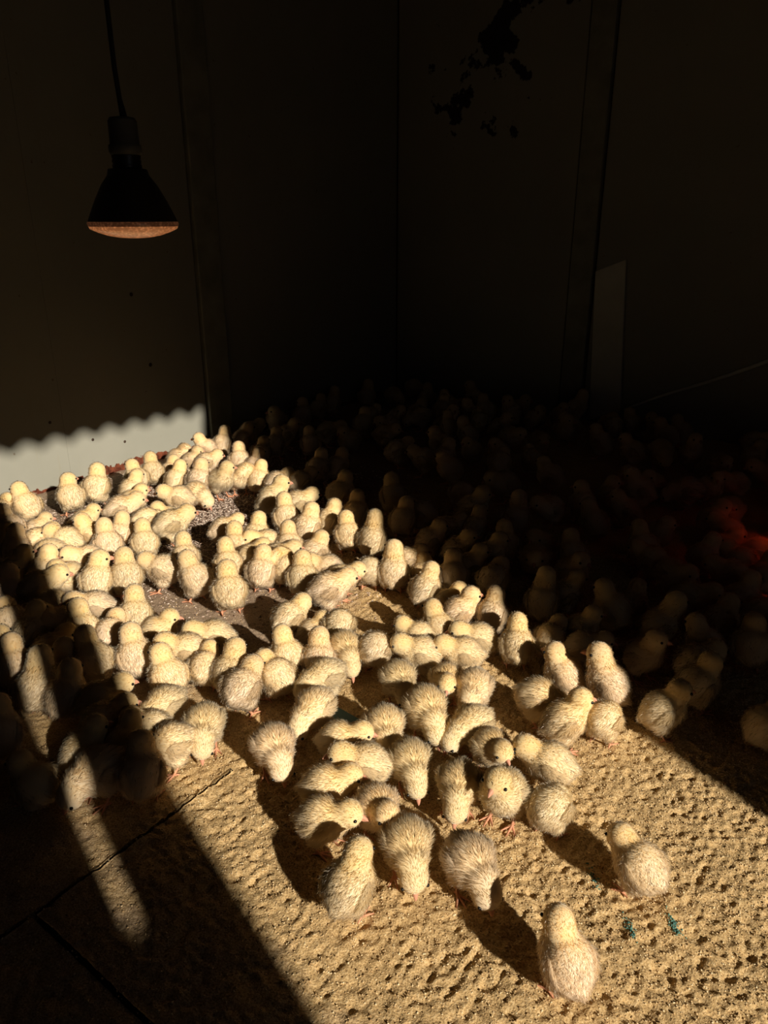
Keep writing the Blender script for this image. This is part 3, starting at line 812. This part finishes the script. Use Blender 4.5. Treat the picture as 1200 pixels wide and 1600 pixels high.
# the rest of the flock in the deep shade between the sunlight and the walls
def lit_s(t): return 1.12 + 0.36 * t
tries = 0
while len(placed) < 300 and tries < 20000:
    tries += 1
    t_ = rng.uniform(0.07, 2.3); s_ = rng.uniform(0.07, lit_s(t_) - 0.05)
    x, y, _ = room(s_, t_)
    px, py = pix(x, y, 0.04)
    if not (360 < px < 1230 and py < 1075 - max(0, px - 1000) * 0.0): continue
    if any(a <= px <= c_ and b <= py <= d_ for a, b, c_, d_ in EMPTY_PX): continue
    if px > 1000 and py > 1040: continue
    if min(math.hypot(x - p[0], y - p[1]) for p in placed) < 0.082: continue
    zone = 'red' if (px > 1095 and 820 < py < 1000) else 'dark'
    placed.append([x, y, rng.uniform(0, 360), rng.choice('SSSRLWWTPA'), rng.uniform(0.92, 1.06), zone])
# birds scaled up with distance from the camera
for p in placed:
    p[4] *= 1 + 0.34 * min(1.0, max(0.0, (math.hypot(p[0], p[1]) - 0.75) / 1.1))
# nobody stands inside a neighbour: ease close pairs apart (body and head circles), and keep clear of the walls
FRONT = {'S': 0.012, 'L': 0.012, 'R': 0.012, 'A': 0.009, 'W': 0.024, 'P': 0.026, 'T': 0.014, 'B': 0.009}
def heading(p):
    r_ = math.hypot(p[0], p[1]); fx, fy = p[0] / r_, p[1] / r_; h = math.radians(p[2])
    return fx * math.cos(h) + fy * math.sin(h), fy * math.cos(h) - fx * math.sin(h)
dirs = [heading(p) for p in placed]
for _ in range(70):
    for i in range(len(placed)):
        a = placed[i]
        for j in range(i):
            b = placed[j]
            if abs(a[0] - b[0]) > 0.12 or abs(a[1] - b[1]) > 0.12: continue
            for (oa, ra) in ((-0.004, 0.0225), (FRONT[a[3]], 0.0155)):
                for (ob, rb) in ((-0.004, 0.0225), (FRONT[b[3]], 0.0155)):
                    dx = a[0] + dirs[i][0] * oa * a[4] - b[0] - dirs[j][0] * ob * b[4]
                    dy = a[1] + dirs[i][1] * oa * a[4] - b[1] - dirs[j][1] * ob * b[4]
                    d_ = math.hypot(dx, dy); need = ra * a[4] + rb * b[4]
                    if 1e-6 < d_ < need:
                        m_ = (need - d_) * 0.15 / d_
                        a[0] += dx * m_; a[1] += dy * m_; b[0] -= dx * m_; b[1] -= dy * m_
        s_, t_ = to_st(a[0], a[1])
        if t_ < 0.050 or s_ < 0.055:
            a[0], a[1], _z = room(max(s_, 0.055), max(t_, 0.050))
for (x, y, hd_, pose, scl, lab) in placed:
    body, parts = PROTO[pose]
    r_ = math.hypot(x, y); fx, fy = x / r_, y / r_
    h = math.radians(hd_ + rng.uniform(-6, 6))
    dx, dy = fx * math.cos(h) + fy * math.sin(h), fy * math.cos(h) - fx * math.sin(h)
    o = bpy.data.objects.new('chick', body); COL.objects.link(o)
    s_, t_ = to_st(x, y)
    zf = float(bed_height(np.array([s_]), np.array([t_]))[0])
    o.location = (x, y, zf + 0.0005)
    o.rotation_euler = (0, 0, math.atan2(dy, dx))
    k = scl * 0.97
    o.scale = (k, k * rng.uniform(0.96, 1.05), k * rng.uniform(0.97, 1.04))
    v_ = rng.uniform(0.90, 1.06); w_ = rng.uniform(-0.06, 0.05)
    col = (v_, v_ * (1 - abs(w_) * 0.5), v_ * (1 - w_ - 0.02), 1)
    o.color = col
    for nm, me in parts:
        q = bpy.data.objects.new(nm, me); COL.objects.link(q); q.parent = prev if nm == 'foot' else o; q.color = col; prev = q
    if lab == 'dark':
        lab = 'dark_right' if s_ < 0.32 else 'dark_left' if t_ < 0.32 else 'dark_edge' if s_ > lit_s(t_) - 0.22 else 'dark'
    if lab in ZONES: tag(o, ZONES[lab][0], 'chick', ZONES[lab][1])
    else: tag(o, lab, 'chick', 'day-old chicks')


# ------------------------------------------------------------------ heat lamps
M_CORD = plain('black_cord', (0.012, 0.012, 0.012), 0.6)
M_SOCKET = plain('grey_porcelain', (0.10, 0.10, 0.09), 0.5, vary=0.1)
M_CAPM = plain('dull_cap_metal', (0.05, 0.05, 0.05), 0.35, metal=0.8, vary=0.1)
M_SHELL = plain('smoky_bulb_shell', (0.028, 0.022, 0.018), 0.35, spec=0.5, vary=0.15)
def lens_mat(name, col, strength):
    m, nt, b = new_mat(name)
    tc = nt.nodes.new('ShaderNodeTexCoord')
    v = nt.nodes.new('ShaderNodeTexVoronoi'); v.inputs['Scale'].default_value = 260
    nt.links.new(tc.outputs['Object'], v.inputs['Vector'])
    r = ramp(nt, v.outputs['Distance'], [(0.0, tuple(c * 1.5 for c in col)), (0.6, tuple(c * 0.55 for c in col))])
    b.inputs['Base Color'].default_value = (col[0] * 0.4, col[1] * 0.4, col[2] * 0.4, 1)
    b.inputs['Roughness'].default_value = 0.25
    nt.links.new(r.outputs[0], b.inputs['Emission Color'])
    b.inputs['Emission Strength'].default_value = strength
    return m
def heat_lamp(px, py, depth_pt, tilt, lens, label, top=2.0):
    """reflector bulb in a socket, hanging on its cord; origin at the lens rim"""
    root = bpy.data.objects.new('heat_lamp', None); COL.objects.link(root)
    root.location = depth_pt; root.rotation_euler = tilt
    tag(root, label, 'lamp', 'heat lamps')
    bm = bmesh.new(); lathe(bm, [(0.0615, 0.0), (0.0625, 0.004), (0.0600, 0.010), (0.050, 0.032), (0.038, 0.054), (0.0285, 0.066), (0.0265, 0.074), (0.0250, 0.0745), (0, 0.0745)], 48)
    bulb = bm_obj('bulb', bm, M_SHELL, root, True)
    bm = bmesh.new(); lathe(bm, [(0.0620, 0.0005), (0.0600, -0.0040), (0.050, -0.0085), (0.036, -0.0130), (0.022, -0.0155), (0.010, -0.0164), (0, -0.0166)], 48)
    bm_obj('lens', bm, lens, root, True)
    bm = bmesh.new(); lathe(bm, [(0.0618, -0.0005), (0.0630, 0.002), (0.0628, 0.0045), (0.0612, 0.0065), (0.0606, 0.004), (0.0606, -0.0005)], 48)
    bm_obj('rim', bm, M_RIM, root, True)
    bm = bmesh.new(); lathe(bm, [(0.0, 0.073), (0.0195, 0.073), (0.0200, 0.079), (0.0188, 0.081), (0.0200, 0.084), (0.0188, 0.087), (0.0200, 0.090), (0.0190, 0.0945), (0.0, 0.0945)], 32)
    bm_obj('cap', bm, M_CAPM, root, True)
    bm = bmesh.new(); lathe(bm, [(0.0, 0.092), (0.0200, 0.092), (0.0222, 0.096), (0.0222, 0.104), (0.0198, 0.106), (0.0195, 0.134), (0.0170, 0.1385), (0.008, 0.140), (0.0, 0.140)], 32)
    bm_obj('socket', bm, M_SOCKET, root, True)
    bm = bmesh.new()
    tube(bm, [(0.001, 0, 0.137), (0.0, 0, 0.155), (-0.003, 0.001, 0.20), (-0.004, 0.002, 0.30), (-0.004, 0.002, 0.60), (0, 0, top - depth_pt[2])], 0.0033, 10)
    tube(bm, [(0.006, 0, 0.138), (0.004, 0, 0.150), (0.0, 0, 0.168)], 0.0016, 8)
    bm_obj('cord', bm, M_CORD, root, True)
    return root
M_RIM = lens_mat('glass_rim', (0.10, 0.035, 0.014), 0.5)
D_LAMP = 1.10
u_, v_ = (209 - 600) / FPX, (353 - 800) / FPX
LP = (u_ * D_LAMP, D_LAMP * (math.cos(PITCH) - v_ * math.sin(PITCH)), CAM_H + D_LAMP * (-math.sin(PITCH) - v_ * math.cos(PITCH)))
heat_lamp(209, 353, LP, (0, 0.0, 0), lens_mat('amber_lens', (0.62, 0.22, 0.075), 0.55), 'reflector heat lamp with amber lit lens hanging on a black cord')
rx, ry = gp(1290, 905)
RL = (rx, ry, 0.42)
heat_lamp(0, 0, RL, (0, 0, 0), lens_mat('red_lens', (0.9, 0.06, 0.02), 0.6), 'red heat lamp hanging low over the chicks by the right wall')
ld = bpy.data.lights.new('red_bulb_light', 'SPOT'); ld.energy = 0.9; ld.color = (1.0, 0.09, 0.03)
ld.spot_size = math.radians(82); ld.spot_blend = 0.9; ld.shadow_soft_size = 0.05
lo = bpy.data.objects.new('red_bulb_light', ld); COL.objects.link(lo); lo.location = (rx, ry, 0.42 - 0.03)

# ------------------------------------------------------------------ small things
M_LIGHT_PATCH = plain('painted_light_patch', (0.62, 0.62, 0.56), 0.6, vary=0.08, scale=10)  # pale colour stands in for a patch of light
M_LIGHT_LINE = plain('painted_light_line', (0.66, 0.66, 0.58), 0.6, vary=0.08, scale=20)  # pale colour stands in for a thin line of light
M_STRAW = plain('dry_straw', (0.62, 0.50, 0.36), 0.7, vary=0.15, scale=100)
M_TEALP = plain('teal_plastic', (0.035, 0.11, 0.11), 0.5, vary=0.1)
def on_right_wall(px, py, off):
    u, v = (px - 600) / FPX, (py - 800) / FPX
    d = np.array([u, math.cos(PITCH) - v * math.sin(PITCH), -math.sin(PITCH) - v * math.cos(PITCH)])
    # plane s = off : (P - CORNER) . (-A) = off
    k = ((CORNER - A * off) @ A) / (d[:2] @ A)
    w = d * k; s_, t_ = to_st(w[0], w[1])
    return t_, CAM_H + w[2]
def wall_light_marks():  # faint light on the right wall, put in as pale solid shapes
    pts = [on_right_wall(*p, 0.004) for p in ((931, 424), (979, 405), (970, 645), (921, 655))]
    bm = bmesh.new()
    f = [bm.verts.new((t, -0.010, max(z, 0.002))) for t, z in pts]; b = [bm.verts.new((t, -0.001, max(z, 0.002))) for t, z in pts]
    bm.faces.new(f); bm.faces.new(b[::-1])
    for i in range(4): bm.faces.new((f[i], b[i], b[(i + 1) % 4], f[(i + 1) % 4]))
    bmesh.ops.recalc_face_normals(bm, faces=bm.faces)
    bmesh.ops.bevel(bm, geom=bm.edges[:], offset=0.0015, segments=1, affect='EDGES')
    o = bm_obj('wall_light_patch', bm, M_LIGHT_PATCH)  # patch of light imitated by a thin pale slab
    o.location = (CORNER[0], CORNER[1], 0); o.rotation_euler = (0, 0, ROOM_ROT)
    tag(o, 'upright patch of light on the dark right wall, built as a pale slab', 'light_patch')
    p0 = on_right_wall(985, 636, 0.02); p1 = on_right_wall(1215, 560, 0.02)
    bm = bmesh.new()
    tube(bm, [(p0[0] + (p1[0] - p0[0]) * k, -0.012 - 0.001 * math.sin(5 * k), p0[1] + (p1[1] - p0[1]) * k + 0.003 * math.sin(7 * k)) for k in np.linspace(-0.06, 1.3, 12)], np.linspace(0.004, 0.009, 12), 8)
    o = bm_obj('light_line', bm, M_LIGHT_LINE, None, True)  # slanting line of light imitated by a pale rod
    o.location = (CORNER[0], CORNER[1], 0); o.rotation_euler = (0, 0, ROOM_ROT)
    tag(o, 'thin line of light slanting up the dark right wall, built as a pale rod', 'light_line')
wall_light_marks()
def straw(p, q, label, r=0.0011):
    a, b = gp(*p), gp(*q)
    bm = bmesh.new()
    pts = [(a[0] + (b[0] - a[0]) * k, a[1] + (b[1] - a[1]) * k, 0.009 + 0.003 * math.sin(3.1 * k)) for k in np.linspace(0, 1, 6)]
    tube(bm, pts, [r, r, r * 0.9, r * 0.9, r * 0.8, r * 0.6], 6)
    tag(bm_obj('straw', bm, M_STRAW, None, True), label, 'straw')
straw((240, 858), (268, 860), 'short pale straw behind the plump chick facing the wall')
straw((304, 868), (338, 884), 'thin pale straw lying in the shadow beside the column of chicks')
def scrap():
    P = [gp(*p, 0.006) for p in ((512, 1103), (528, 1108), (574, 1134), (528, 1140), (515, 1132))]
    bm = bmesh.new()
    lo_ = [bm.verts.new((x, y, 0.006)) for x, y in P]; hi = [bm.verts.new((x, y, 0.010)) for x, y in P]
    bm.faces.new(hi); bm.faces.new(lo_[::-1])
    for i in range(len(P)): bm.faces.new((lo_[i], lo_[(i + 1) % len(P)], hi[(i + 1) % len(P)], hi[i]))
    bmesh.ops.recalc_face_normals(bm, faces=bm.faces)
    tag(bm_obj('plastic_scrap', bm, M_TEALP), 'dark teal plastic scrap lying between pecking chicks', 'scrap')
scrap()
